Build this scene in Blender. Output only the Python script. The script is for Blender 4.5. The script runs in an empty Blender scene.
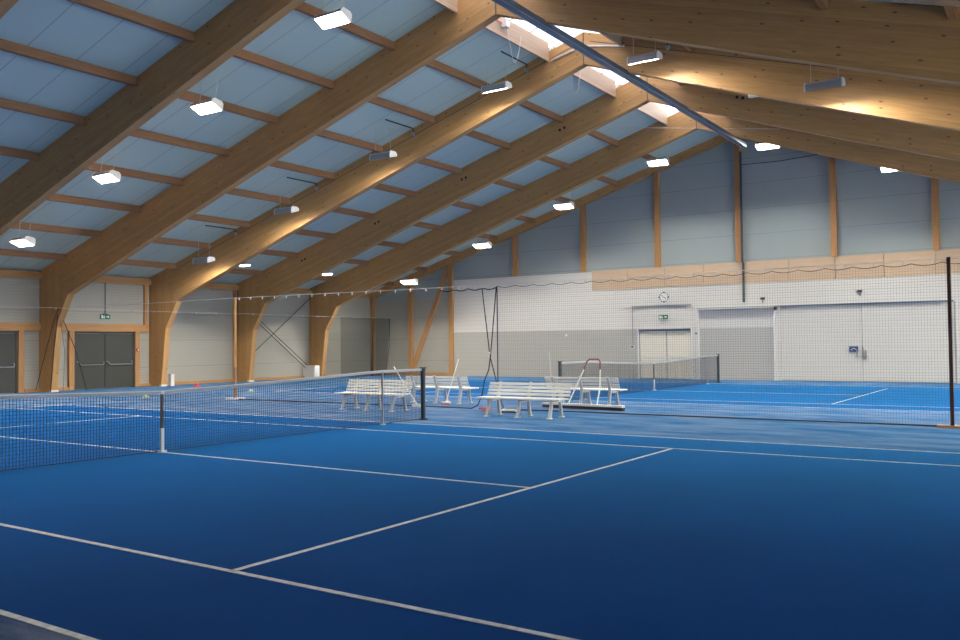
import bpy, bmesh, math, random
from mathutils import Vector, Matrix
random.seed(4)
SC = bpy.context.scene
COL = SC.collection
# ---------------------------------------------------------------- camera
yaw, pitch, roll = 0.59067, 0.02797, -0.00964
fw = Vector((math.cos(pitch)*math.cos(yaw), math.cos(pitch)*math.sin(yaw), math.sin(pitch)))
rt = Vector((math.sin(yaw), -math.cos(yaw), 0))
up = rt.cross(fw)
r2 = math.cos(roll)*rt + math.sin(roll)*up
u2 = -math.sin(roll)*rt + math.cos(roll)*up
cam = bpy.data.objects.new('camera', bpy.data.cameras.new('camera'))
COL.objects.link(cam)
M_ = Matrix((r2, u2, -fw)).transposed().to_4x4()
M_.translation = Vector((-8.248, -11.283, 1.567))
cam.matrix_world = M_
cam.data.lens = 874.19*36/960
cam.data.sensor_width = 36
cam.data.clip_end = 300
SC.camera = cam
# ---------------------------------------------------------------- world, light levels, exposure
SKY_STRENGTH = 7.4
LENS_BRIGHT = 250.0      # court floodlight lens radiance
LENS_SMALL = 40.0
w = bpy.data.worlds.new('overcast_sky'); SC.world = w; w.use_nodes = True
bgn = w.node_tree.nodes['Background']
bgn.inputs[0].default_value = (0.84, 0.92, 1.0, 1); bgn.inputs[1].default_value = SKY_STRENGTH
SC.view_settings.view_transform = 'Standard'
SC.view_settings.look = 'None'
SC.view_settings.exposure = 1.06
SC.view_settings.gamma = 1.0
SC.view_settings.use_curve_mapping = False

# ---------------------------------------------------------------- measurements of the hall (metres)
Y0 = -0.08                      # ridge line
HALF = 19.93                    # ridge to side wall
XG, XB = 27.75, -13.4           # gable walls
WL, WR = Y0+HALF, Y0-HALF
ZR, SL = 10.42, 0.302           # ceiling at ridge, slope
FX = [-9.1, -4.55, 0.05, 4.67, 9.27, 13.87, 18.42, 22.98]   # camera-side face of every portal frame
FT = 0.24                       # frame thickness
SKY = 1.12                      # half width of the ridge skylight
def zc(y): return ZR - SL*abs(y-Y0)

# ---------------------------------------------------------------- material helpers
def mat(name, col=(.8,.8,.8), rough=.5, metal=0, spec=.5, emit=None, estr=0):
    m = bpy.data.materials.new(name); m.use_nodes = True
    b = m.node_tree.nodes['Principled BSDF']
    b.inputs['Base Color'].default_value = (*col, 1)
    b.inputs['Roughness'].default_value = rough
    b.inputs['Metallic'].default_value = metal
    b.inputs['Specular IOR Level'].default_value = spec
    if emit:
        b.inputs['Emission Color'].default_value = (*emit, 1)
        b.inputs['Emission Strength'].default_value = estr
    return m
class NT:
    def __init__(s, m): s.t = m.node_tree; s.b = s.t.nodes['Principled BSDF']
    def n(s, typ, **kw):
        nd = s.t.nodes.new(typ)
        for k, v in kw.items():
            if k.startswith('i_'):
                key = k[2:]
                key = int(key) if key.isdigit() else key.replace('_', ' ')
                nd.inputs[key].default_value = v
            else: setattr(nd, k, v)
        return nd
    def l(s, a, b): s.t.links.new(a, b)
    def math(s, op, a, b=None, c=None):
        nd = s.n('ShaderNodeMath', operation=op)
        for i, v in enumerate((a, b, c)):
            if v is None: continue
            if isinstance(v, (int, float)): nd.inputs[i].default_value = v
            else: s.l(v, nd.inputs[i])
        return nd.outputs[0]
    def mix(s, f, a, b, blend='MIX'):
        nd = s.n('ShaderNodeMix', data_type='RGBA', blend_type=blend)
        for sock, v in ((nd.inputs[0], f), (nd.inputs[6], a), (nd.inputs[7], b)):
            if isinstance(v, (int, float)): sock.default_value = v
            elif isinstance(v, tuple): sock.default_value = (*v, 1)
            else: s.l(v, sock)
        return nd.outputs[2]
    def ramp(s, f, stops):
        nd = s.n('ShaderNodeValToRGB'); s.l(f, nd.inputs[0])
        e = nd.color_ramp.elements
        while len(e) < len(stops): e.new(0.5)
        for q, (p, c) in zip(e, stops):
            q.position = p; q.color = (c, c, c, 1) if isinstance(c, (int, float)) else (*c, 1)
        return nd.outputs[0]

def wood_mat(name, c1, c2, lam=0.13, knots=True, rough=.5):
    """glued laminated spruce: long grain, lamella joints, dark knots; UV u runs along the timber (metres)"""
    m = mat(name, c1, rough, spec=.35); g = NT(m)
    uv = g.n('ShaderNodeTexCoord').outputs['UV']
    mp = g.n('ShaderNodeMapping'); g.l(uv, mp.inputs[0]); mp.inputs['Scale'].default_value = (.7, 9, 1)
    n1 = g.n('ShaderNodeTexNoise', i_Scale=2.0, i_Detail=6.0, i_Roughness=.6); g.l(mp.outputs[0], n1.inputs[0])
    f = g.ramp(n1.outputs[0], [(.3, 0.), (.7, 1.)])
    col = g.mix(f, c1, c2)
    sp = g.n('ShaderNodeSeparateXYZ'); g.l(uv, sp.inputs[0])
    v = g.math('DIVIDE', sp.outputs[1], lam)
    cell = g.math('FLOOR', v)
    wn = g.n('ShaderNodeTexWhiteNoise', noise_dimensions='1D'); g.l(cell, wn.inputs['W'])
    tint = g.math('MULTIPLY_ADD', wn.outputs[0], .16, .92)
    col = g.mix(1.0, col, tint, 'MULTIPLY')
    fr = g.math('FRACT', v)
    joint = g.math('LESS_THAN', fr, .05)
    col = g.mix(g.math('MULTIPLY', joint, .25), col, tuple(x*.45 for x in c2))
    if knots:
        mk = g.n('ShaderNodeMapping'); g.l(uv, mk.inputs[0]); mk.inputs['Scale'].default_value = (1.25, 3.2, 1)
        vo = g.n('ShaderNodeTexVoronoi', voronoi_dimensions='2D', i_Scale=1.0); g.l(mk.outputs[0], vo.inputs[0])
        kn = g.ramp(vo.outputs['Distance'], [(.035, 1.), (.075, 0.)])
        sel = g.math('GREATER_THAN', g.n('ShaderNodeSeparateColor').outputs[0], .45)
        sc_ = g.t.nodes[-1]
        for nd in g.t.nodes:
            if nd.type == 'SEPARATE_COLOR': g.l(vo.outputs['Color'], nd.inputs[0])
        col = g.mix(g.math('MULTIPLY', g.math('MULTIPLY', kn, sel), .75), col, (.09, .045, .02))
    g.l(col, g.b.inputs['Base Color'])
    bp = g.n('ShaderNodeBump', i_Strength=.08, i_Distance=.01); g.l(n1.outputs[0], bp.inputs['Height'])
    g.l(bp.outputs[0], g.b.inputs['Normal'])
    return m

WOOD = wood_mat('glulam_spruce', (.57, .335, .14), (.46, .25, .088))
WOODL = wood_mat('pale_spruce', (.58, .43, .30), (.50, .35, .23), lam=.3, knots=False)
WOODP = wood_mat('purlin_spruce', (.42, .225, .115), (.32, .16, .075), lam=.3, knots=False)
WOODF = wood_mat('framing_spruce', (.52, .29, .12), (.44, .22, .085), lam=.3, knots=False)
PLY = wood_mat('plywood', (.66, .50, .34), (.60, .43, .28), lam=5., knots=False)
WHITE = mat('white_paint', (.78, .78, .75), .45)
SLAT = mat('cream_white_plastic', (.94, .92, .83), .38)
LEGM = mat('light_grey_aluminium', (.62, .63, .62), .42, .25)
STEEL = mat('steel', (.45, .46, .47), .35, .8)
DGREY = mat('dark_grey_metal', (.048, .050, .043), .45)
BLACK = mat('black_rubber', (.012, .013, .016), .6)
POSTG = mat('dark_green_post', (.035, .05, .055), .35, .3)
BROWN = mat('dark_brown_paint', (.055, .022, .016), .5)
RED = mat('red_plastic', (.6, .05, .05), .5)
CORD = mat('dark_net_cord', (.018, .022, .04), .8)
CORD3 = mat('grey_stick_paint', (.3, .32, .34), .5)
CORD2 = mat('grey_net_cord', (.11, .11, .12), .8)
BALLM = mat('yellow_felt', (.62, .72, .12), .9)
GREEN = mat('sign_green', (.0, .17, .085), .4)
SIGNW = mat('sign_white', (.85, .9, .86), .4)
SIGNB = mat('sign_blue', (.03, .06, .2), .4)
GALV = mat('blue_grey_rail', (.13, .18, .25), .45, .4)
LAMPH = mat('lamp_housing', (.42, .45, .50), .35, .5)
LENS = mat('lamp_lens', (.9, .9, .9), .3, emit=(1.0, .94, .84), estr=LENS_BRIGHT)
LENS2 = mat('small_lamp_lens', (.9, .9, .9), .3, emit=(1.0, .97, .93), estr=LENS_SMALL)
CONDUIT = mat('dark_conduit', (.05, .06, .08), .5)
CREAM = mat('cream_door_paint', (.80, .76, .64), .5)

def floor_mat():
    m = mat('blue_court_carpet', (.01, .08, .3), .9, spec=.03); g = NT(m)
    pos = g.n('ShaderNodeNewGeometry').outputs['Position']
    sp = g.n('ShaderNodeSeparateXYZ'); g.l(pos, sp.inputs[0])
    def court(cx):
        dx = g.math('ABSOLUTE', g.math('SUBTRACT', sp.outputs[0], cx))
        return g.math('MULTIPLY', g.math('LESS_THAN', dx, 5.47), g.math('LESS_THAN', g.math('ABSOLUTE', sp.outputs[1]), 11.87))
    inside = g.math('ADD', court(0.), court(18.8))
    fine = g.n('ShaderNodeTexNoise', i_Scale=90., i_Detail=3.); g.l(pos, fine.inputs[0])
    big = g.n('ShaderNodeTexNoise', i_Scale=.35, i_Detail=4., i_Roughness=.55); g.l(pos, big.inputs[0])
    mp = g.n('ShaderNodeMapping'); g.l(pos, mp.inputs[0]); mp.inputs['Rotation'].default_value = (0, 0, -.35); mp.inputs['Scale'].default_value = (.8, .28, 1)
    streak = g.n('ShaderNodeTexNoise', i_Scale=2.2, i_Detail=7., i_Roughness=.68); g.l(mp.outputs[0], streak.inputs[0])
    base = g.mix(g.ramp(big.outputs[0], [(.35, 0.), (.65, 1.)]), (.0015, .040, .18), (.0025, .050, .215))
    out = g.mix(g.ramp(streak.outputs[0], [(.38, 0.), (.62, 1.)]), (.022, .058, .16), (.16, .175, .24))
    col = g.mix(inside, out, base)
    col = g.mix(.22, col, fine.outputs[0], 'OVERLAY')
    g.l(col, g.b.inputs['Base Color'])
    g.b.inputs['Sheen Weight'].default_value = .5
    g.b.inputs['Sheen Roughness'].default_value = .16
    g.b.inputs['Sheen Tint'].default_value = (.05, .54, 1, 1)
    bp = g.n('ShaderNodeBump', i_Strength=.25, i_Distance=.004); g.l(fine.outputs[0], bp.inputs['Height'])
    g.l(bp.outputs[0], g.b.inputs['Normal'])
    return m
FLOOR = floor_mat()
def line_mat():
    m = mat('court_line_paint', (.55, .55, .5), .7); g = NT(m)
    pos = g.n('ShaderNodeNewGeometry').outputs['Position']
    nz = g.n('ShaderNodeTexNoise', i_Scale=14., i_Detail=4.); g.l(pos, nz.inputs[0])
    g.l(g.mix(g.ramp(nz.outputs[0], [(.35, 0.), (.7, 1.)]), (.66, .66, .62), (.42, .44, .46)), g.b.inputs['Base Color'])
    return m
LINE = line_mat()
def panel_mat(name, c, axis, pitch, lw, rib=0, ribpitch=.08, c2=None, rough=.5):
    """sheet cladding with dark butt joints every `pitch` along an axis and fine ribs across z"""
    m = mat(name, c, rough, spec=.4); g = NT(m)
    pos = g.n('ShaderNodeNewGeometry').outputs['Position']
    sp = g.n('ShaderNodeSeparateXYZ'); g.l(pos, sp.inputs[0])
    a = g.math('DIVIDE', sp.outputs[axis], pitch)
    j = g.math('LESS_THAN', g.math('FRACT', g.math('ADD', a, 100.3)), lw/pitch)
    nz = g.n('ShaderNodeTexNoise', i_Scale=.5, i_Detail=3.); g.l(pos, nz.inputs[0])
    col = g.mix(g.math('MULTIPLY', nz.outputs[0], .3), c, tuple(x*.85 for x in c))
    col = g.mix(g.math('MULTIPLY', j, .6), col, tuple(x*.3 for x in c))
    g.l(col, g.b.inputs['Base Color'])
    if rib:
        s = g.math('SINE', g.math('MULTIPLY', sp.outputs[2], 2*math.pi/ribpitch))
        bp = g.n('ShaderNodeBump', i_Strength=rib, i_Distance=.01); g.l(s, bp.inputs['Height'])
        g.l(bp.outputs[0], g.b.inputs['Normal'])
    return m
CEIL = panel_mat('roof_panel_blue_grey', (.54, .70, .66), 0, 1.15, .022)
GABLE = panel_mat('gable_panel_grey', (.36, .42, .415), 2, 1.05, .014)
SIDE = panel_mat('side_panel_beige_grey', (.40, .392, .34), 2, 1.1, .012, rib=.16, ribpitch=.11)
CLADW = panel_mat('white_cladding', (.76, .745, .69), 2, .2, .006)
CLADG = panel_mat('grey_cladding', (.50, .49, .44), 2, .2, .006)
SHUT = panel_mat('shutter_slats_grey', (.53, .53, .50), 2, .1, .008)
SHUTW = panel_mat('shutter_slats_white', (.75, .74, .70), 2, .1, .008)
SLIDE = panel_mat('sliding_door_cream', (.73, .72, .67), 2, .2, .005)

def glazing():
    m = bpy.data.materials.new('skylight_polycarbonate'); m.use_nodes = True
    t = m.node_tree; t.nodes.clear()
    o = t.nodes.new('ShaderNodeOutputMaterial'); mx = t.nodes.new('ShaderNodeMixShader'); mx.inputs[0].default_value = .45
    tr = t.nodes.new('ShaderNodeBsdfTransparent'); tl = t.nodes.new('ShaderNodeBsdfTranslucent')
    tl.inputs[0].default_value = (.50, .45, .44, 1); tr.inputs[0].default_value = (.36, .36, .37, 1)
    t.links.new(tr.outputs[0], mx.inputs[1]); t.links.new(tl.outputs[0], mx.inputs[2]); t.links.new(mx.outputs[0], o.inputs[0])
    return m
GLAZE = glazing()
def shade_net():
    m = bpy.data.materials.new('knitted_backdrop_net'); m.use_nodes = True
    t = m.node_tree; b = t.nodes['Principled BSDF']; b.inputs['Base Color'].default_value = (.02, .028, .025, 1); b.inputs['Roughness'].default_value = .9
    mx = t.nodes.new('ShaderNodeMixShader'); tr = t.nodes.new('ShaderNodeBsdfTransparent'); mx.inputs[0].default_value = .42
    t.links.new(tr.outputs[0], mx.inputs[1]); t.links.new(b.outputs[0], mx.inputs[2]); t.links.new(mx.outputs[0], t.nodes['Material Output'].inputs[0])
    return m
SHADE = shade_net()

# ---------------------------------------------------------------- mesh helpers
class MB:
    """collects shapes into one mesh; keeps a UV layer in metres along the longest direction"""
    def __init__(s): s.v = []; s.f = []; s.uv = []
    def face(s, idx, uv=None): s.f.append(idx); s.uv.append(uv or [(0, 0)]*len(idx))
    def box(s, a, b, M=None):
        x0, y0, z0 = a; x1, y1, z1 = b
        P = [Vector(p) for p in ((x0,y0,z0),(x1,y0,z0),(x1,y1,z0),(x0,y1,z0),(x0,y0,z1),(x1,y0,z1),(x1,y1,z1),(x0,y1,z1))]
        d = (abs(x1-x0), abs(y1-y0), abs(z1-z0)); L = d.index(max(d))
        n = len(s.v)
        off = (abs(x0)*.37 + abs(y0)*.71 + abs(z0)*.53) % 7
        for p in P: s.v.append(M @ p if M else p)
        for q in ((0,3,2,1),(4,5,6,7),(0,1,5,4),(1,2,6,5),(2,3,7,6),(3,0,4,7)):
            ax = [k for k in range(3) if len({round(P[i][k], 6) for i in q}) > 1]
            if L in ax: ax = [L]+[k for k in ax if k != L]
            ax = (ax+[0, 1])[:2]
            s.face([n+i for i in q], [(P[i][ax[0]]+off, P[i][ax[1]]) for i in q])
        return s
    def prism(s, poly, x0, x1, u=None, ax=0):
        """poly: list of (y,z) extruded along x (ax=0) ; u = unit direction in (y,z) for the grain"""
        n = len(s.v); k = len(poly); u = u or (1, 0); vv = (-u[1], u[0])
        mk = (lambda x, p: Vector((x, p[0], p[1]))) if ax == 0 else (lambda x, p: Vector((p[0], x, p[1])))
        for x in (x0, x1):
            for p in poly: s.v.append(mk(x, p))
        U = [(p[0]*u[0]+p[1]*u[1]+x0*3.7, p[0]*vv[0]+p[1]*vv[1]+x0*.31) for p in poly]
        s.face([n+i for i in range(k)][::-1], U[::-1])
        s.face([n+k+i for i in range(k)], U)
        for i in range(k):
            j = (i+1) % k
            s.face([n+i, n+j, n+k+j, n+k+i], [(U[i][0], 0), (U[j][0], 0), (U[j][0], x1-x0), (U[i][0], x1-x0)])
        return s
    def tube(s, pts, r, seg=8, r1=None, cap=True):
        pts = [Vector(p) for p in pts]; n0 = len(s.v); N = len(pts)
        for i, p in enumerate(pts):
            t = (pts[min(i+1, N-1)]-pts[max(i-1, 0)]).normalized()
            a = Vector((0, 0, 1)) if abs(t.z) < .9 else Vector((1, 0, 0))
            e1 = t.cross(a).normalized(); e2 = t.cross(e1)
            rr = r if r1 is None else r+(r1-r)*i/(N-1)
            for k in range(seg):
                th = 2*math.pi*(k+.5)/seg
                s.v.append(p+e1*math.cos(th)*rr+e2*math.sin(th)*rr)
        for i in range(N-1):
            for k in range(seg):
                k2 = (k+1) % seg
                s.face([n0+i*seg+k, n0+i*seg+k2, n0+(i+1)*seg+k2, n0+(i+1)*seg+k])
        if cap:
            s.face([n0+k for k in range(seg)][::-1]); s.face([n0+(N-1)*seg+k for k in range(seg)])
        return s
    def build(s, name, m, parent=None, kind=None, loc=None, smooth=False, bevel=0):
        me = bpy.data.meshes.new(name)
        me.from_pydata([tuple(v) for v in s.v], [], s.f)
        ul = me.uv_layers.new(name='UVMap'); i = 0
        for q in s.uv:
            for c in q: ul.data[i].uv = c; i += 1
        bm = bmesh.new(); bm.from_mesh(me); bmesh.ops.recalc_face_normals(bm, faces=bm.faces)
        if bevel: bmesh.ops.bevel(bm, geom=bm.edges[:]+bm.verts[:], offset=bevel, segments=2, affect='EDGES', profile=.5)
        bm.to_mesh(me); bm.free()
        if smooth:
            for p in me.polygons: p.use_smooth = True
        me.materials.append(m)
        o = bpy.data.objects.new(name, me); COL.objects.link(o)
        if parent: o.parent = parent
        if kind: o['kind'] = kind
        if loc: o.location = loc
        return o
def thing(name, label, cat, loc=(0,0,0), rz=0, group=None):
    o = bpy.data.objects.new(name, None); COL.objects.link(o); o.location = loc; o.rotation_euler = (0, 0, rz)
    o.empty_display_size = .2
    return tag(o, label, cat, group)
def tag(o, label, cat, group=None):
    o['label'] = label; o['category'] = cat
    if group: o['group'] = group
    return o
def dup(root, loc=None, rz=None, label=None, group=None):
    r = root.copy(); COL.objects.link(r)
    if loc is not None: r.location = loc
    if rz is not None: r.rotation_euler = (0, 0, rz)
    if label: r['label'] = label
    if group: r['group'] = group
    for ch in list(root.children):
        c = ch.copy(); COL.objects.link(c); c.parent = r
        for gch in list(ch.children):
            d = gch.copy(); COL.objects.link(d); d.parent = c
    return r
def arc(y, k=.03, n=6): pass

# ================================================================= SETTING
fl = MB().box((XB, WR, -.2), (XG, WL, 0)).build('floor', FLOOR, kind='structure')
LH = .003
def cline(x0, y0, x1, y1, wd=.05):
    hw = wd/2
    if x0 == x1: b = MB().box((x0-hw, min(y0, y1), 0), (x0+hw, max(y0, y1), LH))
    else: b = MB().box((min(x0, x1), y0-hw, 0), (max(x0, x1), y0+hw, LH))
    o = b.build('court_line', LINE, fl)
for cx in (0., 18.8):
    S, D, Ls, B = 4.115, 5.485, 6.40, 11.885
    for x in (-D, D): cline(cx+x, -B, cx+x, B)
    for x in (-S, S): cline(cx+x, -B, cx+x, B)
    cline(cx, -Ls, cx, Ls)
    for y in (-Ls, Ls): cline(cx-S, y, cx+S, y)
    for y in (-B, B): cline(cx-D, y, cx+D, y, .1)

# side walls
zt = zc(WL)
MB().box((XB-.2, WL, 0), (XG+.3, WL+.15, zt+.3)).build('wall_left', SIDE, kind='structure')
ADDED_WINB = [(FX[i]+FT+.15, FX[i+1]-.15) for i in range(1, 7)]     # glazed bays added to the unseen right wall, to daylight the ceiling
b = MB(); xx = XB-.2
for a, e in ADDED_WINB:
    b.box((xx, WR-.15, 0), (a, WR, zt+.3)).box((a, WR-.15, 0), (e, WR, .5)).box((a, WR-.15, 3.4), (e, WR, zt+.3)); xx = e
b.box((xx, WR-.15, 0), (XG+.3, WR, zt+.3))
b.build('wall_right', SIDE, kind='structure')
def gable(x0, x1):
    return MB().prism([(WR-.15, 0), (WL+.15, 0), (WL+.15, zt+.25), (Y0, ZR+.25), (WR-.15, zt+.25)], x0, x1)
gable(XG, XG+.2).build('wall_far', GABLE, kind='structure')
gable(XB-.2, XB).build('wall_back', GABLE, kind='structure')
# ceiling: two slopes, open along the ridge over the skylight bays
XS0, XS1 = FX[0], FX[-1]+FT          # skylight from the first to the last frame
c = MB()
for sgn in (1, -1):
    def slope(x0, x1, d0, d1):
        ya, yb = Y0+sgn*d0, Y0+sgn*d1
        c.prism([(ya, ZR-SL*d0), (yb, ZR-SL*d1), (yb, ZR-SL*d1+.2), (ya, ZR-SL*d0+.2)], x0, x1)
    slope(XB, XG, SKY+.06, HALF+.15)
    slope(XS1, XG, 0, SKY+.06); slope(XB, XS0, 0, SKY+.06)
c.build('ceiling', CEIL, kind='structure')
# skylight: one window per bay, timber kerb boards below, pitched glazing above
wn = 0
GLASS = bpy.data.materials.new('added_window_pane'); GLASS.use_nodes = True
_t = GLASS.node_tree; _t.nodes.clear(); _o = _t.nodes.new('ShaderNodeOutputMaterial'); _m = _t.nodes.new('ShaderNodeMixShader'); _m.inputs[0].default_value = .08
_a = _t.nodes.new('ShaderNodeBsdfTransparent'); _g = _t.nodes.new('ShaderNodeBsdfGlossy'); _g.inputs['Roughness'].default_value = .05
_t.links.new(_a.outputs[0], _m.inputs[1]); _t.links.new(_g.outputs[0], _m.inputs[2]); _t.links.new(_m.outputs[0], _o.inputs[0])
for a, e in ADDED_WINB:  # out-of-view side windows, added only to let daylight in on the roof slopes
    wn += 1
    f_ = MB(); n_ = 3
    f_.box((a, WR-.11, .5), (e, WR-.04, .56)).box((a, WR-.11, 3.34), (e, WR-.04, 3.4))
    for q in range(n_+1):
        xq = a+(e-a-.05)*q/n_; f_.box((xq, WR-.11, .56), (xq+.05, WR-.04, 3.34))
    wf = f_.build('window_%d' % wn, DGREY, kind='structure')
    for q in range(n_):
        xq = a+(e-a-.05)*q/n_; MB().box((xq+.05, WR-.08, .56), (a+(e-a-.05)*(q+1)/n_, WR-.07, 3.34)).build('pane', GLASS, wf)
for i in range(len(FX)-1):
    x0, x1 = FX[i]+FT, FX[i+1]
    wn += 1
    k = MB()
    for sgn in (1, -1):
        ya = Y0+sgn*SKY
        k.box((x0, min(ya, ya+sgn*.06), ZR-SL*SKY-.30), (x1, max(ya, ya+sgn*.06), ZR-SL*SKY-.004+.25))
    kr = k.build('window_%d' % wn, WOODL, kind='structure')
    g = MB()
    for sgn in (1, -1):
        ya = Y0+sgn*(SKY+.06); z = ZR-SL*SKY+.25
        g.prism([(Y0, z+.45), (ya, z), (ya, z+.02), (Y0, z+.47)], x0-FT/2, x1+FT/2)
    g.build('pane', GLAZE, kr)
    b = MB()
    for q in (1, 2, 3):
        xx = x0+(x1-x0)*q/4
        for sgn in (1, -1):
            ya = Y0+sgn*(SKY+.04); z = ZR-SL*SKY+.23
            b.prism([(Y0, z+.43), (ya, z), (ya, z-.03), (Y0, z+.40)], xx-.02, xx+.02)
    b.build('glazing_bar', WHITE, kr)
# eaves beams, base rails, lintels on the long walls : trims
tn = [0]
def trim(mb, m, parent=None):
    tn[0] += 1
    return mb.build('trim_%d' % tn[0], m, parent, kind='structure')
for wy, sg in ((WL, -1), (WR, 1)):
    ys = sorted((wy, wy+sg*.16))
    trim(MB().box((XB, ys[0], 4.12), (XG, ys[1], 4.36)), WOODF)
ys = (WL-.10, WL)
def spans(y0, y1, z0, z1, segs, m=WOODF):
    b = MB()
    for a, e in segs: b.box((a, y0, z0), (e, y1, z1))
    return trim(b, m)
spans(WL-.14, WL, 2.22, 2.50, [(XB, 13.8)])                       # lintel over the doors
spans(WL-.12, WL, 0, .13, [(8.7, 10.36), (13.35, 18.3), (18.6, 22.9), (23.2, XG)])
MB().box((XG-.06, 14.5, 0), (XG, WL, .16)).build('baseboard_far', WOODF, kind='structure')
for x in (5.6, 8.47, 10.38, 13.17):
    trim(MB().box((x, WL-.13, 0), (x+.2, WL, 2.22)), WOODF)
for x in (13.62, 18.2):                                       # slim studs in front of the wall beside the columns
    trim(MB().box((x, WL-.10, 2.5 if x < 14 else .13), (x+.12, WL, 4.12)), WOODF)
# ---- doors in the left wall
def panic_bar(d, x0, x1, hinge=-1, z=.93, y=WL-.10, m=STEEL, ax=0):
    p = (lambda a, o, zz: (a, y-o, zz)) if ax == 0 else (lambda a, o, zz: (XG-.16-o, a, zz))
    mb = MB()
    mb.tube([p(x0, .0, z+.13), p(x0, .07, z+.12), p(x0+(x1-x0)*.12, .09, z), p(x1-(x1-x0)*.05, .09, z), p(x1-(x1-x0)*.03, .07, z+.10), p(x1-(x1-x0)*.03, .0, z+.12)], .02, 8)
    mb.build('panic_bar', m, d)
def wdoor(n, x0, x1):
    xm = (x0+x1)/2
    fr = MB()
    fr.box((x0, WL-.09, 0), (x0+.06, WL, 2.21)).box((x1-.06, WL-.09, 0), (x1, WL, 2.21)).box((x0+.06, WL-.09, 2.13), (x1-.06, WL, 2.21))
    d = fr.build('door_%d' % n, DGREY, kind='structure')
    for a, e in ((x0+.065, xm-.012), (xm+.012, x1-.065)):
        lf = MB().box((a, WL-.07, .02), (e, WL-.01, 2.12)).build('door_leaf', DGREY, d)
        panic_bar(d, a+.05, e-.03, y=WL-.07)
    return d
wdoor(1, 10.59, 13.15); wdoor(2, 5.89, 8.45)
# ---- far (gable) wall dress
X1 = XG-.06
trim(MB().box((X1, 6.64, 2.18), (XG, 14.42, 4.82)), CLADW)
trim(MB().box((X1, 4.45, 0), (XG, 14.42, 2.18)), CLADG)
b = MB().box((X1, 1.95, 2.18), (XG, 6.64, 3.98)).box((X1, 1.70, 0), (XG, 1.95, 3.98)).box((X1, WR, 2.98), (XG, 1.70, 3.98)).box((X1, WR, 0), (XG, -7.95, 2.98)).box((X1, -1.75, 0), (XG, -1.56, 2.98))
trim(b, CLADW)
b = MB(); yy = 6.64; k = 0
while yy > WR:
    ye = max(yy-1.75, WR); b.box((X1-.02, ye+.008, 3.98), (XG, yy-.008, 4.86)); yy = ye
trim(b, PLY)
trim(MB().box((X1-.02, 1.72, 2.98), (X1, -7.9, 3.02)), GALV)
gp = []
trim(MB().box((XG-.03, 14.6, .16), (XG, WL, 3.9)), SIDE)
trim(MB().box((XG-.2, 19.62, 0), (XG, 19.84, 4.1)), WOODF)
for j, y in enumerate((17.12, 14.52)): gp.append((y, 0))
for y in (10.71, 7.03, 3.43, -.13, -3.86, -7.4, -11.0, -14.6, -17.4): gp.append((y, 4.86))
names = ['full height', 'full height']
for y, z0 in gp:
    h = zc(y)-.32
    trim(MB().box((XG-.2, y-.11, z0), (XG, y+.11, h)), WOODF)
for sg in (1, -1):
    zz = lambda d, o: ZR-SL*d-o
    trim(MB().prism([(Y0, zz(0, 0)), (Y0+sg*HALF, zz(HALF, 0)), (Y0+sg*HALF, zz(HALF, .36)), (Y0, zz(0, .36))], XG-.24, XG-.001, u=(.957*sg, -.29)), WOOD)
trim(MB().prism([(17.22, .16), (16.98, .16), (14.50, 5.60), (14.74, 5.60)], XG-.17, XG-.03, u=(-.4, .91)), WOODF)
# door 3 : cream double door, recessed
b = MB().box((X1-.03, 4.37, 0), (XG, 4.45, 2.18)).box((X1-.03, 1.95, 0), (XG, 2.0, 2.18)).box((X1-.03, 2.0, 2.10), (XG, 4.37, 2.18))
d3 = b.build('door_3', WHITE, kind='structure')
MB().box((X1+.03, 2.0, 0), (X1+.035, 4.37, 2.16)).box((X1-.10, 2.0, 2.10), (X1-.03, 4.37, 2.17)).build('door_gap', GALV, d3)
for a, e in ((2.03, 3.08), (3.12, 4.33)):
    MB().box((X1+.0, a, .02), (XG, e, 2.08)).build('door_leaf', CREAM, d3)
    b = MB(); z = .93
    b.tube([(X1, e-.1, z+.14), (X1-.07, e-.12, z+.12), (X1-.08, e-.25, z), (X1-.08, a+.1, z), (X1, a+.1, z+.1)], .02, 8)
    b.build('panic_bar', LEGM, d3)
# door 4 : roller shutter
d4 = MB().box((X1+.02, -1.56, 0), (XG, 1.70, 2.16)).build('door_4', SHUT, kind='structure')
MB().box((X1+.02, -1.56, 2.16), (XG, 1.70, 2.98)).build('upper_curtain', SHUTW, d4)
MB().box((X1-.16, -1.53, 2.93), (X1, 1.66, 2.99)).build('header_rail', LEGM, d4)
MB().box((X1-.10, 1.62, 0), (X1+.01, 1.70, 2.93)).build('guide_rail', WHITE, d4)
MB().box((X1-.10, -1.56, 0), (X1+.01, -1.48, 2.93)).build('guide_rail', WHITE, d4)
MB().box((X1-.17, -1.62, 2.84), (X1-.01, -1.53, 2.96)).build('end_bearing', BLACK, d4)
# door 5 : pair of sliding doors
d5 = MB().box((X1-.07, -7.90, 2.96), (X1, -1.75, 3.01)).build('door_5', GALV, kind='structure')
MB().box((X1+.01, -4.775, .02), (XG, -1.76, 2.96)).build('door_leaf', SLIDE, d5)
MB().box((X1+.01, -7.90, .02), (XG, -4.795, 2.96)).build('door_leaf', SLIDE, d5)
MB().box((X1-.02, -4.82, .9), (X1+.01, -4.77, 1.35)).build('lock_plate', STEEL, d5)
for y in (-4.60, -4.92):
    MB().box((X1-.05, y-.02, .95), (X1+.01, y+.02, 1.2)).box((X1-.06, y-.06, .93), (X1-.03, y+.06, .97)).build('door_handle', STEEL, d5)

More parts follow.
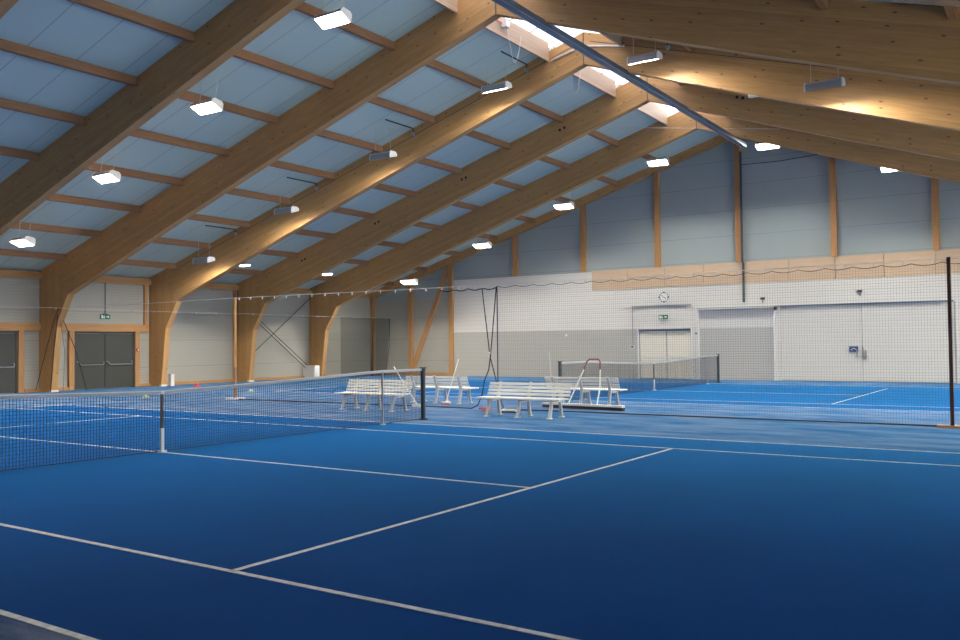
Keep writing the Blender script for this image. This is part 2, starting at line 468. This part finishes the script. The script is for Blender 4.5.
# ================================================================= TIMBER FRAMES
ords = ['first', 'second', 'third', 'fourth', 'fifth', 'sixth', 'seventh', 'eighth']
ZBR = 9.5; SB = .333
def zb(d, sg=1): return ZBR - SB*d + (.07 if sg > 0 else -.13)*math.sin(math.pi*min(d, 18.1)/18.1)
frame_say = {0: 'portal frame of curved glulam farthest behind the viewer', 1: 'glulam portal frame just behind the viewpoint',
 2: 'glulam portal frame crossing over the near court beside the viewpoint', 3: 'big glulam portal frame at the upper left corner of the view',
 4: 'glulam portal frame whose left column carries the guy ropes and divider wire', 5: 'glulam portal frame lit golden by lamps, next beyond the ropes column',
 6: 'glulam portal frame with brown holes whose left column has the thin tan pole before it', 7: 'glulam portal frame nearest the far wall with pale cabinet at its foot'}
for i, fx in enumerate(FX):
    if i < 2: pass
    t = thing('timber_portal_frame', frame_say[i], 'roof frame', (fx, Y0, 0), 0, 'glulam portal frames')
    for sg in (1, -1):
        col = [(sg*19.90, 0), (sg*19.12, 0), (sg*18.83, 2.34), (sg*18.08, zb(18.08)), (sg*18.9, ZR-SL*18.9), (sg*19.90, ZR-SL*19.90)]
        c1 = MB().prism(col, 0, FT, u=(0, 1)).build('column', WOOD, t)
        c1['label'] = 'tapering laminated column'
        MB().box((-.02, min(sg*19.2, sg*19.06), 0), (FT+.02, max(sg*19.2, sg*19.06), .07)).build('base_shoe', WHITE, c1)
        ds = [0, 3, 6, 9, 12, 15, 18.08]
        poly = [(sg*d, zb(d, sg)) for d in ds]+[(sg*18.9, ZR-SL*18.9)]+[(0, ZR)]
        r = MB().prism(poly, 0, FT, u=(.957*sg, -.29)).build('rafter', WOOD, t)
        if i == 5:
            a_ = (0.2, zc(Y0+.2)-.24); b_ = (18.4, zc(Y0+18.4)-.24)
            MB().prism([(sg*a_[0], a_[1]), (sg*b_[0], b_[1]), (sg*b_[0], b_[1]-.018), (sg*a_[0], a_[1]-.018)], -.004, .01).build('lamella_gap', CONDUIT, r)
        if i in (6,):
            for d in ((3.17, 7.34, 11.6, 15.7) if sg > 0 else (3.03, 7.44, 11.8)):
                z = ZR-SL*d-(.44 if sg > 0 else .42)
                for q in (-.09, .09):
                    MB().tube([(-.006, sg*(d+q), z-q*.3*1), (.01, sg*(d+q), z-q*.3)], .05, 14).build('drilled_hole', BLACK, r)
    MB().box((-.012, -.012, ZBR-.0), (FT+.012, .012, ZR-.03)).build('ridge_joint', CONDUIT, t)

# purlins between frames
PD = [3.11-Y0+2.15*k for k in range(8)]
bays = [(XB, FX[0])]+[(FX[i]+FT, FX[i+1]) for i in range(7)]+[(FX[7]+FT, XG-.24)]
bay_say = ['bay behind the viewer', 'second bay behind the viewer', 'bay just behind the viewpoint', 'bay over the viewpoint', 'top left bay of the view',
           'bay of near bright lamps', 'bay of grey lamps', 'bay behind golden-lit frame', 'last bay']
for b_, (x0, x1) in enumerate(bays):
    for sg, side in ((1, 'left'), (-1, 'right')):
        for k, d in enumerate(PD):
            if b_ < 3 and k > 0: continue
            if sg == -1 and (k > 4 or b_ < 3): continue
            y = Y0+sg*d; z = ZR-SL*d
            o = MB().box((0, -.06, -.215), (x1-x0, .06, -.002)).build('roof_purlin', WOODP, loc=(x0, y, z))
            tag(o, 'purlin %s from the ridge, %s slope, %s' % (ords[k], side, bay_say[b_]), 'purlin', 'purlins of the roof')
# ridge purlin in the last bay
o = MB().box((0, -.06, -.22), (x1-x0, .06, -.02)).build('roof_purlin', WOODP, loc=(bays[-1][0], Y0, ZR-.05))
tag(o, 'short timber purlin right under the ridge between last frame and far wall', 'purlin')

# ================================================================= LAMPS
HL = .81
def lamp_proto():
    t = thing('court_floodlight', '', 'lamp', (0, 0, 0), 0, 'floodlights hanging from the roof')
    h = MB(); L = .42
    h.prism([(-.17, -.13), (-.17, .04), (-.10, .095), (.10, .095), (.17, .04), (.17, -.03), (.155, -.03), (.155, .02), (-.155, .02), (-.155, -.13)], -L+.03, L-.03, ax=1)
    h.build('lamp_housing', LAMPH, t)
    for sg in (-1, 1):
        e = MB(); a, b = sorted((sg*(L-.03), sg*L))
        e.prism([(-.175, -.135), (-.175, .045), (-.105, .10), (.105, .10), (.175, .045), (.175, -.035)], a, b, ax=1)
        e.build('end_cap', WHITE, t)
    MB().box((-.15, -L+.035, .005), (.15, L-.035, .018)).build('lamp_lens', LENS, t)
    for cy in (-.3, .3):     # suspension wires
        MB().tube([(0, cy, .09), (0, cy, HL-SL*cy*0-.012-.09)], .006, 5).build('suspension_wire', LEGM, t)
    return t
rows = [(-6.0, 1, 'row over the viewpoint', (2.2, 6.5, 10.75, 15.05, -2.4, -6.7, -11.0)), (6.05, -1, 'near row facing the viewer', (2.2, 6.5, 10.75, 15.05, -2.45, -6.75, -11.05, -15.3)),
        (12.75, 1, 'middle row turned away from the viewer', (2.15, 6.4, 10.7, 15.0, -2.4, -6.8, -11.05, -15.3)), (25.0, -1, 'row in front of the far wall', (2.27, 6.6, 10.86, 15.14, -2.1, -6.42, -11.0, -15.3))]
proto = lamp_proto(); first = True; dark = []
oside = {2: 'nearest the ridge', 6: 'second from the ridge', 10: 'third from the ridge', 11: 'third from the ridge', 15: 'nearest the side wall'}
for x, face, say, ys in rows:
    for y in ys:
        h_ = {1: {15: 1.0}, 2: {6: .95, 10: .97, 11: .97, 15: 1.1}, 3: {6: .86, 10: .97, 11: .97, 15: 1.15}}.get(rows.index((x, face, say, ys)), {}).get(int(abs(y)), HL)
        z = zc(y)-h_
        side = 'left' if y > Y0 else 'right'
        lab = 'hanging floodlight, %s, %s slope, %s' % (say, side, oside[int(abs(y))])
        o = proto if first else dup(proto)
        first = False
        o.location = (x, y, z); o['label'] = lab
        for ch in o.children:
            if ch.name.startswith('suspension_wire'): ch.scale = (1, 1, (h_-.10)/(HL-.102))
        if x < 10 and y < Y0: dark.append(o)
        o.rotation_euler = (0, math.radians(-9) if face < 0 else 0, 0 if face > 0 else math.pi)
LENSOFF = mat('unlit_lamp_lens', (.75, .75, .75), .3)
for o in dark:                       # lamps behind and beside the viewer are switched off
    for ch in o.children:
        if ch.name.startswith('lamp_lens'): ch.data = ch.data.copy(); ch.data.materials[0] = LENSOFF
for x, y, s_ in ((15.2, 15.6, 'between the golden-lit frame and the one with holes'), (20.0, 15.75, 'between the frame with holes and the last frame')):
    t = thing('service_lamp', 'small lit lamp near the left eaves, '+s_, 'lamp', (x, y, zc(y)-.9), 0, 'small lamps')
    MB().box((-.09, -.22, 0), (.09, .22, .06)).build('lamp_housing', LAMPH, t)
    MB().box((-.08, -.21, -.035), (.08, .21, 0)).build('lamp_lens', LENS2, t)
    MB().tube([(0, 0, .05), (0, 0, (.88))], .006, 5).build('suspension_wire', LEGM, t)
# conduit arms with junction boxes feeding the middle row
for k, y in enumerate((1.78, 6.04, 10.35, 14.54, -2.6, -6.9)):
    s_ = ('left' if y > 0 else 'right')
    t = thing('lamp_feed_conduit', 'dark ceiling conduit by golden-lit frame, %s from ridge on %s slope' % (ords[k if k < 4 else k-4], s_), 'conduit', (12.45, y, zc(y)), 0, 'lamp feed conduits')
    MB().tube([(0, 0, -.03), (1.38, 0, -.03), (1.38, 0, -.20)], .022, 6).build('pipe', CONDUIT, t)
    MB().tube([(1.33, 0, -.2), (1.42, 0, -.2)], .06, 12).build('junction_box', LAMPH, t)

# ridge services
t = thing('curtain_rail', 'long blue-grey steel rail hung just under the ridge along the hall', 'rail', (0, -1.35, 8.99))
MB().box((-9, -.085, -.07), (24.6, .085, .07)).build('rail', GALV, t)
MB().box((-9, -.10, -.085), (24.6, -.085, -.07)).box((-9, .085, -.085), (24.6, .10, -.07)).build('rail_lip', STEEL, t)
for fx in FX[1:]:
    MB().box((fx+.05, -.05, .06), (fx+.19, .05, .14)).build('hanger', CONDUIT, t)
t = tag(MB().tube([(25.3, -1.35+.9, 9.5), (25.3, -.45, 9.56)], .04, 6).build('motion_sensor', WHITE), 'tiny white sensor under the ridge near end of the steel rail', 'sensor')
t.parent = None
for k, (fx, s_) in enumerate(((10.35, 'nearer'), (13.87, 'farther'))):
    t = thing('skylight_motor', 'white skylight motor with looping cable, %s of the two seen' % s_, 'motor', (fx+1.0, Y0+SKY-.09, ZR-SL*SKY-.02), 0, 'skylight motors')
    MB().box((-.1, -.08, -.05), (.1, .08, .12)).build('motor_box', WHITE, t)
    pts = [(.05+.36*q/10*2, -.03, -.05-.85*math.sin(math.pi*q/10)) for q in range(11)]
    MB().tube(pts, .008, 5).build('loop_cable', WHITE, t)
    MB().tube([(-.85, .05, .12), (-.3, .05, .05), (0, .05, .04)], .014, 5).build('cable_run', RED if k == 0 else LEGM, t)
o = MB().tube([(13.82, -1.35, 9.75), (13.82, Y0, 10.0), (13.82, .93, 9.78)], .03, 6).build('conduit', LEGM)
tag(o, 'thin pale conduit across the golden-lit frame under the skylight', 'conduit')
o = MB().tube([(20.22, 2.91, 9.42), (22.9, -3.12, 9.007)], .010, 5).build('steel_cable', LEGM)
tag(o, 'thin pale cable strung across the last frame near the ridge', 'cable')

# ================================================================= LEFT WALL THINGS
def exit_sign(loc, rz, label, w_=.42, h=.18):
    t = thing('exit_sign', label, 'sign', loc, rz)
    MB().box((-w_/2, -.04, -h/2), (w_/2, .0, h/2)).build('sign_panel', GREEN, t)
    m = MB(); y = -.044
    # running figure, door and arrow
    m.box((-.17, y, -.06), (-.11, -.04, .06)); m.box((-.155, y-.001, -.045), (-.125, y, .045))
    m.box((-.075, y, -.02), (-.045, -.04, .035)); m.box((-.07, y, .045), (-.05, -.04, .065)); m.box((-.095, y, -.06), (-.07, -.04, -.01)); m.box((-.05, y, -.06), (-.02, -.04, -.02)); m.box((-.045, y, .0), (-.015, -.04, .018))
    m.box((.04, y, -.015), (.12, -.04, .015)); m.prism([(.11, -.05), (.17, 0), (.11, .05)], y, -.04, ax=1)
    m.build('pictogram', SIGNW, t)
    return t
t = exit_sign((11.83, WL-.12, 2.78), 0, 'green exit sign hung on a rod above the grey double door')
MB().tube([(0, -.02, .09), (0, -.02, 1.36)], .02, 6).build('hanging_rod', CONDUIT, t)
MB().box((-.10, -.045, .09), (.10, 0, .12)).build('bracket', CONDUIT, t)
t = exit_sign((X1-.06, 3.2, 2.68), -math.pi/2, 'green exit sign above the cream double door on the far wall')
MB().tube([(0, -.02, .09), (0, -.02, .46)], .012, 6).build('hanging_rod', LEGM, t)
t = thing('fire_call_point', 'small red call point on the post right of the grey doors', 'alarm', (13.27, WL-.13, 1.48))
MB().box((-.05, -.05, -.06), (.05, 0, .06)).build('call_box', RED, t); MB().box((-.025, -.056, -.03), (.025, -.05, .03)).build('glass_plate', WHITE, t)
t = thing('wall_cabinet', 'pale low service cabinet standing before the last left column', 'cabinet', (22.72, 19.5, 0))
MB().box((-.16, -.45, 0), (.16, .45, .62)).build('cabinet_body', WHITE, t, bevel=.008)
MB().box((-.175, -.43, .04), (-.16, .40, .58)).build('cabinet_door', WHITE, t)
MB().box((-.18, .46, 0), (.18, .58, .63)).build('side_strip', DGREY, t)
t = thing('floor_box', 'narrow white box on floor beside the golden-lit left column', 'box', (14.3, 18.95, 0))
MB().box((-.08, -.08, 0), (.08, .08, .46)).build('box_body', WHITE, t); MB().box((-.09, -.09, .46), (.09, .09, .49)).build('box_lid', LEGM, t)
def cableo(name, label, a, b_, r=.02, m=DGREY):
    o = MB().tube([a, b_], r, 6).build(name, m); tag(o, label, 'brace', 'cross bracing on the left wall')
cableo('brace_rod', 'steel brace rod sloping down to the pale cabinet, upper of the pair', (18.75, 19.6, 3.35), (22.9, 19.6, .42))
cableo('brace_rod', 'steel brace rod sloping down to the pale cabinet, lower of the pair', (18.75, 19.66, 3.22), (22.8, 19.66, .32))
cableo('brace_rod', 'steel brace rod rising towards the last left column', (18.75, 19.7, .9), (22.95, 19.7, 3.95))
# ball court wires and back net along the left wall
t = thing('boundary_wire', 'thin pale wire along the left wall three metres up', 'wire', (0, 18.3, 3.0))
pts = [(x, 0, 0 if abs(x-9.4) < 1 else -.02*math.sin(math.pi*((x-9.4) % 9.2)/9.2)) for x in [XB+.1+q*1.0 for q in range(42)] if x < XG]
MB().tube([(a, b_, c_) for a, b_, c_ in pts], .007, 5).build('wire', LEGM, t)
hk = MB()
for q in range(36):
    x = -8+q*1.0
    MB().box((x, -.012, -.06), (x+.02, .012, .01)).build('net_hook', LEGM, t)
# ropes tied to the F0 column
K = Vector((9.22, 18.5, 3.02))
def rope(label, pts, r=.012, name='guy_rope', m=None, cat='rope'):
    o = MB().tube(pts, r, 6).build(name, m or BLACK); tag(o, label, cat); return o
rope('black guy rope slanting left down from the knot on the column', [K, (9.2, 18.8, 2.45), (9.10, 19.75, .02)])
rope('thick black rope hanging almost straight down the ropes column', [K+Vector((0, .02, -.25)), (9.2, 18.72, 1.6), (9.2, 18.95, .02)], .02)
rope('black guy rope slanting right across the grey door from the knot', [K, (10.1, 18.85, 1.5), (10.75, 19.2, .02)])
rope('thin grey cord beside the thick black rope on the ropes column', [K, (9.7, 18.9, 1.5), (9.75, 19.05, .02)], .008, m=CORD2)
# backdrop net in the corner
n_ = MB(); xs = [23.6+.12*q for q in range(32)]
for q in range(31):
    f = lambda x: .04*math.sin(x*4.1)
    i0 = len(n_.v)
    xe = 27.3
    for x in (xs[q], xs[q+1]):
        for z in (0.02, 2.98): n_.v.append(Vector((x-(.35*(1-z/3)**1.5 if x > 26 else 0), 18.3+f(x), z)))
    n_.face([i0, i0+2, i0+3, i0+1])
o = n_.build('backdrop_net', SHADE); tag(o, 'dark knitted backdrop net hanging in the far left corner', 'net')
o = MB().tube([(27.32-.0, 18.3, 2.98), (27.28, 18.3, 1.6), (26.98, 18.3, .02)], .014, 5).build('net_edge', BLACK, o)

# ================================================================= FAR WALL THINGS
t = thing('wall_clock', 'round white wall clock above the cream double door', 'clock', (X1-.02, 3.17, 3.54))
MB().tube([(-.05, 0, 0), (.0, 0, 0)], .27, 32).build('clock_face', WHITE, t)
m = MB()
for k in range(12):
    a = k*math.pi/6
    m.box((-.054, -.02 if k % 3 else -.045, .175), (-.05, .02 if k % 3 else .045, .235), Matrix.Rotation(a, 4, 'X'))
m.build('hour_marks', DGREY, t)
m = MB(); m.box((-.058, -.012, 0), (-.054, .012, .12), Matrix.Rotation(2.2, 4, 'X')); m.box((-.058, -.008, 0), (-.054, .008, .17), Matrix.Rotation(-.9, 4, 'X')); m.build('clock_hands', DGREY, t)
t = thing('wall_conduit', 'pale cable trunking framing the cream door with a switch box', 'conduit', (X1-.02, 4.66, 1.4))
MB().box((-.03, -.015, 0), (.0, .015, 1.74)).build('vertical_trunking', CORD3, t)
MB().box((-.04, -2.70, 1.74), (.0, .015, 1.80)).build('horizontal_trunking', CORD3, t)
MB().box((-.07, -.09, -.08), (.0, .09, .08)).build('switch_box', LEGM, t)
MB().box((-.08, -.05, -.04), (-.07, .05, .04)).build('switch', DGREY, t)
o = MB().tube([(XG-.24, -.30, 9.4), (XG-.24, -.30, 4.9), (XG-.12, -.30, 4.8), (XG-.12, -.30, 3.2)], .045, 8).build('drain_pipe', CONDUIT)
tag(o, 'dark pipe running down the middle post of the far wall', 'pipe')
for y, z, s_ in ((-1.06, 3.28, 'above the right end of the roller shutter'), (-4.74, 3.42, 'above the sliding door joint')):
    t = thing('wall_sensor', 'small dark sensor on a bracket '+s_, 'sensor', (X1, y, z), 0, 'sensors on the far wall')
    MB().box((-.10, -.08, .0), (-.02, .08, .09)).build('sensor_head', DGREY, t)
    MB().box((-.05, -.02, -.14), (0, .02, .02)).build('bracket', STEEL, t)
t = thing('door_sign', 'small dark blue sign with pale curved mark on the sliding door', 'sign', (X1-.005, -4.48, 1.25))
MB().box((-.02, -.16, -.11), (0, .16, .11)).build('sign_plate', SIGNB, t)
MB().tube([(-.024, .10-.2*q/10*1.0, -.04+.07*math.sin(math.pi*q/10)) for q in range(11)], .009, 5).build('pale_mark', SIGNW, t)
o = MB().tube([(XG-.25, -.34, 8.85), (XG-.25, -1.9, 8.82), (XG-.25, -3.8, 8.92)], .014, 6).build('hanging_cable', BLACK)
tag(o, 'black cable on the far wall right of the middle post', 'cable')
t = thing('key_switch', 'tiny dark key switch on the white pier beside the shutter', 'switch', (X1-.02, 1.76, 1.95))
MB().box((-.03, -.03, -.03), (.02, .03, .03)).build('switch_plate', DGREY, t)
t = thing('wall_vent', 'tiny pale vent on the grey cladding left of the cream door', 'vent', (X1, 8.0, 1.95))
MB().tube([(-.03, 0, 0), (0, 0, 0)], .05, 12).build('vent_cap', WHITE, t)

# ================================================================= TENNIS NETS
BAND = mat('worn_net_tape', (.44, .47, .47), .7)
STRAP = mat('brown_strap', (.16, .12, .10), .8)
def sag(x):
    a = abs(x)
    return 1.07 if a >= 5.03 else .914+(1.07-.914)*(a/5.03)**1.15
def tennis_net(cx, label, cw, stick):
    t = thing('tennis_net', label, 'net', (cx, 0, 0), 0, 'tennis nets')
    m = MB(); x = -6.33; p = .045; h = cw/2
    while x <= 6.33:
        zt_ = sag(x)-.03
        m.box((x-h, -h, .02), (x+h, h, zt_)); x += p
    for k in range(21):
        f = k/20
        xs = [-6.33, -5.03, -3.5, -1.8, 0, 1.8, 3.5, 5.03, 6.33]
        pts = [(q, 0, .02+(sag(q)-.05)*f) for q in xs]
        m.tube(pts, h*1.45 if k else .008, 4)
    m.build('net_mesh', CORD, t)
    b = MB(); xs = [-6.35, -5.03]+[-4.5+.5*k for k in range(19)]+[5.03, 6.35]
    for a, e in zip(xs[:-1], xs[1:]):
        n = len(b.v)
        for q in (a, e):
            for yy, dz in ((-.012, -.047), (-.014, -.005), (0, .006), (.014, -.005), (.012, -.047)): b.v.append(Vector((q, yy, sag(q)+dz)))
        for k in range(5):
            k2 = (k+1) % 5; b.face([n+k, n+k2, n+5+k2, n+5+k])
    b.build('headband', BAND, t)
    MB().box((-.017, -.015, .36), (.017, .015, .87)).build('center_strap', STRAP, t)
    MB().box((-.025, -.018, .02), (.025, .018, .36)).box((-.027, -.019, .87), (.027, .019, .915)).build('strap_webbing', WHITE, t)
    MB().box((-.05, -.05, 0), (.05, .05, .03)).build('strap_anchor', WHITE, t)
    for sg in (-1, 1):
        q = MB().tube([(sg*6.4, 0, 0), (sg*6.4, 0, 1.09)], .05, 14).build('net_post', POSTG, t)
        MB().tube([(sg*6.4, 0, 0), (sg*6.4, 0, .025)], .10, 16).build('post_collar', BLACK, q)
        MB().box((sg*6.4-.05, -.05, 1.075), (sg*6.4+.05, .05, 1.10)).build('post_cap', DGREY, q)
    return t
N1 = tennis_net(0, 'near tennis net with dark mesh and white headband at left', .0043, 1)
N2 = tennis_net(18.8, 'far tennis net before the cream double door', .0043, 1)
def stick(x, label):
    t = thing('singles_stick', label, 'net support', (x, -.05, 0), 0, 'singles sticks')
    MB().box((-.013, -.013, .0), (.013, .013, 1.05)).build('stick', CORD3, t)
    MB().tube([(0, 0, 0), (0, 0, .02)], .06, 12).build('stick_foot', WHITE, t)
stick(5.03, 'grey singles stick holding the near net up before the left bench')
stick(-5.03, 'grey singles stick at the left end of the near net')
stick(18.8+5.03, 'singles stick near the right end of the far net')
stick(18.8-5.03, 'singles stick near the left end of the far net')

# ================================================================= DIVIDER NET
XD = 9.4
ring = .5
def dtop(y):
    f = ((y-.05) % ring)/ring
    return 2.965-.042*4*f*(1-f)
t = thing('divider_net', 'tall fine mesh net dividing the two courts at right', 'net', (XD, 0, 0))
m = MB(); h = .0013; y = .05; p = .05
while y > -19.3:
    m.box((-h, y-h, .02), (h, y+h, dtop(y))); y -= p
for k in range(58):
    z = .03+k*p
    m.box((-h, -19.3, z-h), (h, .05, z+h))
m.build('net_mesh', CORD2, t)
ys = [.05-.1*k for k in range(193)]
MB().tube([(0, yy, dtop(yy)) for yy in ys], .006, 6).build('top_cord', CORD, t)
MB().tube([(0, .05, dtop(.05)), (0, .05, .02)], .013, 6).build('edge_cord', CORD, t)
MB().tube([(0, .05, .025), (0, -19.3, .025)], .014, 6).build('bottom_cord', CORD, t)
# gathered head of the drawn-back part
MB().tube([(0, .05+.12*k, 2.94-.05*abs(math.sin(k*.9))) for k in range(15)], .014, 5).build('gathered_cord', CORD, t)
t = thing('divider_wire', 'thin pale wire with hooks crossing the hall between the courts', 'wire', (XD, 0, 0))
def wz(y): return 3.03-.03*math.sin(math.pi*((y+9.55) % 19.05)/19.05)
MB().tube([(0, 18.6-1.0*k, wz(18.6-k)) for k in range(38)], .009, 5).build('wire', LEGM, t)
hk = MB()
for k in range(47):
    y = 9.2-ring*k
    MB().box((-.012, y-.012, wz(y)-.07), (.012, y+.012, wz(y)+.01)).build('net_hook', LEGM, t)
# poles
t = thing('divider_pole', 'dark brown pole of divider net standing at right edge', 'pole', (XD, -9.56, 0), 0, 'poles of the divider net')
MB().box((-.03, -.03, .04), (.03, .03, 3.05)).build('pole', BROWN, t)
MB().box((-.10, -.24, 0), (.10, .24, .045)).build('base_plate', WOODF, t)
t = thing('divider_pole', 'tan pole of divider net in front of the left columns', 'pole', (9.5, 9.5, 0), 0, 'poles of the divider net')
MB().box((-.03, -.03, .95), (.03, .03, 3.05)).build('pole', WOODF, t)
MB().box((-.035, -.035, .04), (.035, .035, .95)).build('pole_sleeve', wood_mat('weathered_sleeve', (.42, .22, .12), (.3, .15, .09), lam=.3, knots=False), t)
MB().box((-.20, -.22, 0), (.20, .22, .045)).build('base_plate', WHITE, t)
# draw ropes by the net edge
P3 = lambda y, z, x=XD-.02: (x, y, z)
rope('dark draw rope coming down from the wire, left of the crossing pair', [P3(.47, 2.93), P3(.26, 1.3), P3(.16, .95), P3(.06, .60), P3(.0, .30), P3(-.1, .1), P3(-.1, .02)], .013, 'draw_rope')
rope('dark draw rope crossing its pair and looping onto the floor beside the bench', [P3(.06, 2.93), P3(.24, 1.3), P3(.30, .95), P3(.42, .7), P3(.5, .35), P3(.62, .1), P3(.80, .015), P3(1.2, .015)], .014, 'draw_rope')
o = MB().tube([(XD, 9.2, .012), (XD-.05, 7, .012), (XD, 5, .012), (XD+.05, 3, .012), (XD, 1.2, .012)], .016, 6).build('floor_rope', BLACK)
tag(o, 'dark lead rope lying on the floor along the divider line', 'rope')
o = MB().tube([(0, 0, 0), (.02, -.02, .05), (.0, 0, .1)], .035, 8).build('rope_knot', WHITE, loc=(XD-.03, .28, 1.28)); tag(o, 'small white toggle tied where the draw ropes cross', 'toggle')

# ================================================================= BENCHES
def bench(loc, face, label):
    """white slatted bench; face -1 looks to -x"""
    t = thing('slatted_bench', label, 'bench', loc, 0 if face < 0 else math.pi, 'white slatted benches')
    Lh = 1.03
    for k in range(5):
        x = -.31+k*.088
        MB().box((x, -Lh, .385), (x+.075, Lh, .42)).build('seat_slat', SLAT, t, bevel=.008)
    for k in range(4):
        z = .475+k*.073; x = .155+.13*(z-.42)/.31
        MB().box((x-.035, -Lh, z-.027), (x-.008, Lh, z+.027)).build('back_slat', SLAT, t, bevel=.006)
    for yy in (-.78, 0, .78):
        w2 = .03
        def strip(pts, wds):
            m = MB(); L = []; R = []
            for i, (a, b_) in enumerate(pts):
                q0 = pts[max(i-1, 0)]; q1 = pts[min(i+1, len(pts)-1)]
                d = Vector((q1[0]-q0[0], q1[1]-q0[1])).normalized(); n = Vector((-d.y, d.x))
                L.append((a+n.x*wds[i], b_+n.y*wds[i])); R.append((a-n.x*wds[i], b_-n.y*wds[i]))
            m.prism(L+R[::-1], yy-w2, yy+w2, ax=1); return m
        a = strip([(-.27, 0), (-.25, .08), (-.20, .25), (-.19, .385)], [.032, .025, .027, .035]); a.build('leg', LEGM, t)
        MB().box((-.325, yy-.045, 0), (-.215, yy+.045, .018)).build('foot', SLAT, t)
        a = strip([(.26, 0), (.235, .10), (.20, .25), (.185, .385), (.215, .5), (.315, .735)], [.034, .028, .028, .03, .026, .018]); a.build('leg', LEGM, t)
        MB().box((.205, yy-.045, 0), (.315, yy+.045, .018)).build('foot', SLAT, t)
        a = strip([(-.22, .362), (.0, .345), (.16, .362)], [.02, .022, .022]); a.build('bracket', SLAT, t)
    return t
bench((8.03, 2.77, 0), -1, 'white slatted bench behind the near net post, facing the viewer')
bench((7.97, -1.53, 0), -1, 'white slatted bench in front, right of the draw ropes, facing the viewer')
bench((10.95, 2.88, 0), 1, 'white slatted bench seen from behind with broom leaning on it')
bench((11.70, -1.10, 0), 1, 'white slatted bench seen from behind with red-topped drag handle')

# ================================================================= BROOMS, DRAG BOARD, BALLS
def broom(head, top, label, hc=RED, rz=0):
    t = thing('line_broom', label, 'broom', head, 0, 'line brooms')
    d = Vector(top)-Vector(head)
    MB().tube([(0, 0, .07), tuple(d)], .014, 8).build('handle', SLAT, t)
    h = MB().box((-.05, -.13, .035), (.05, .13, .075)).build('broom_head', SLAT, t)
    MB().box((-.045, -.125, .0), (.045, .125, .036)).build('bristles', hc, t)
broom((10.34, 2.28, 0), (10.58, 2.03, 1.19), 'white-handled line broom with red bristles leaning on the rear left bench')
broom((9.27, 2.41, 0), (10.32, 4.02, .98), 'white line broom tilted left beside the near net post', SLAT)
t = thing('line_broom', 'white and dark brush head lying on floor under the front right bench', 'broom', (8.79, -.58, 0), 0, 'line brooms')
MB().box((-.05, -.26, .035), (.05, -.02, .075)).box((-.05, .0, .035), (.05, .13, .075)).build('broom_head', SLAT, t); MB().box((-.045, -.25, 0), (.045, .12, .036)).build('bristles', BLACK, t)
t = thing('red_scoop', 'small faded red scoop on floor left of the front right bench', 'scoop', (8.95, .1, 0))
MB().box((-.06, -.11, 0), (.06, .11, .09)).build('scoop_body', mat('faded_red', (.65, .2, .2), .6), t); MB().box((-.015, .11, .04), (.015, .2, .07)).build('scoop_handle', RED, t)
t = thing('drag_brush', 'wide court drag brush with white board, dark bristles and red-topped handle', 'drag brush', (10.52, -1.62, 0), math.atan2(.27, 2.33)*-1)
MB().box((-.07, -1.14, .075), (.07, 1.14, .12)).build('board', SLAT, t)
MB().box((-.055, -1.14, 0), (.055, 1.14, .075)).build('bristles', BLACK, t)
MB().tube([(0, -.42, .12), (.22, -.36, .50), (.42, -.25, .93)], .016, 8).build('handle_tube', SLAT, t)
MB().tube([(0, .40, .12), (.22, .33, .50), (.42, .22, .93)], .016, 8).build('handle_tube', SLAT, t)
MB().tube([(.42, -.25, .93), (.50, -.20, 1.12), (.525, -.14, 1.18), (.525, .12, 1.18), (.50, .18, 1.12), (.42, .22, .93)], .02, 8).build('red_grip', mat('dark_red_grip', (.25, .03, .03), .5), t)
t = thing('marker_stick', 'thin grey stick standing at left end of the rear right bench', 'stick', (11.95, -.02, 0))
MB().tube([(0, 0, .02), (-.2, -.02, 1.36)], .012, 6).build('stick', LEGM, t); MB().tube([(0, 0, 0), (0, 0, .03)], .05, 10).build('stick_foot', DGREY, t)
def sphere(name, r, loc, m, label, cat, sz=1):
    me = bpy.data.meshes.new(name); bm = bmesh.new(); bmesh.ops.create_uvsphere(bm, u_segments=16, v_segments=10, radius=r); bm.to_mesh(me); bm.free()
    for p in me.polygons: p.use_smooth = True
    me.materials.append(m); o = bpy.data.objects.new(name, me); COL.objects.link(o); o.location = loc; o.scale = (1, 1, sz); tag(o, label, cat, None); return o
YEL = mat('pale_yellow_plastic', (.66, .72, .25), .5)
for x, y, s_ in ((8.94, 13.05, 'seen through the near net before the grey doors'), (12.94, 12.7, 'seen just right of the tan pole')):
    t = thing('marker_disc', 'flat pale yellow marker disc '+s_, 'marker disc', (x, y, 0), 0, 'yellow marker discs')
    MB().tube([(0, 0, 0), (0, 0, .012)], .11, 18).build('disc_rim', YEL, t); MB().tube([(0, 0, .012), (0, 0, .055)], .09, 18, r1=.035).build('disc_dome', YEL, t)
t = thing('emergency_lamp', 'small white box fixed under the golden-lit frame right of the rail', 'lamp', (13.99, -4.86, 7.80))
MB().box((-.06, -.17, -.0), (.06, .17, .07)).build('lamp_box', WHITE, t); MB().box((-.05, -.15, -.012), (.05, .15, 0)).build('lamp_cover', LEGM, t)
t = thing('marker_cone', 'small flat red marker cone near the left wall base', 'cone', (14.45, 17.55, 0))
MB().tube([(0, 0, 0), (0, 0, .03)], .16, 18).build('cone_rim', mat('pink_red', (.7, .12, .12), .5), t)
MB().tube([(0, 0, .03), (0, 0, .12)], .12, 18, r1=.05).build('cone_body', RED, t)
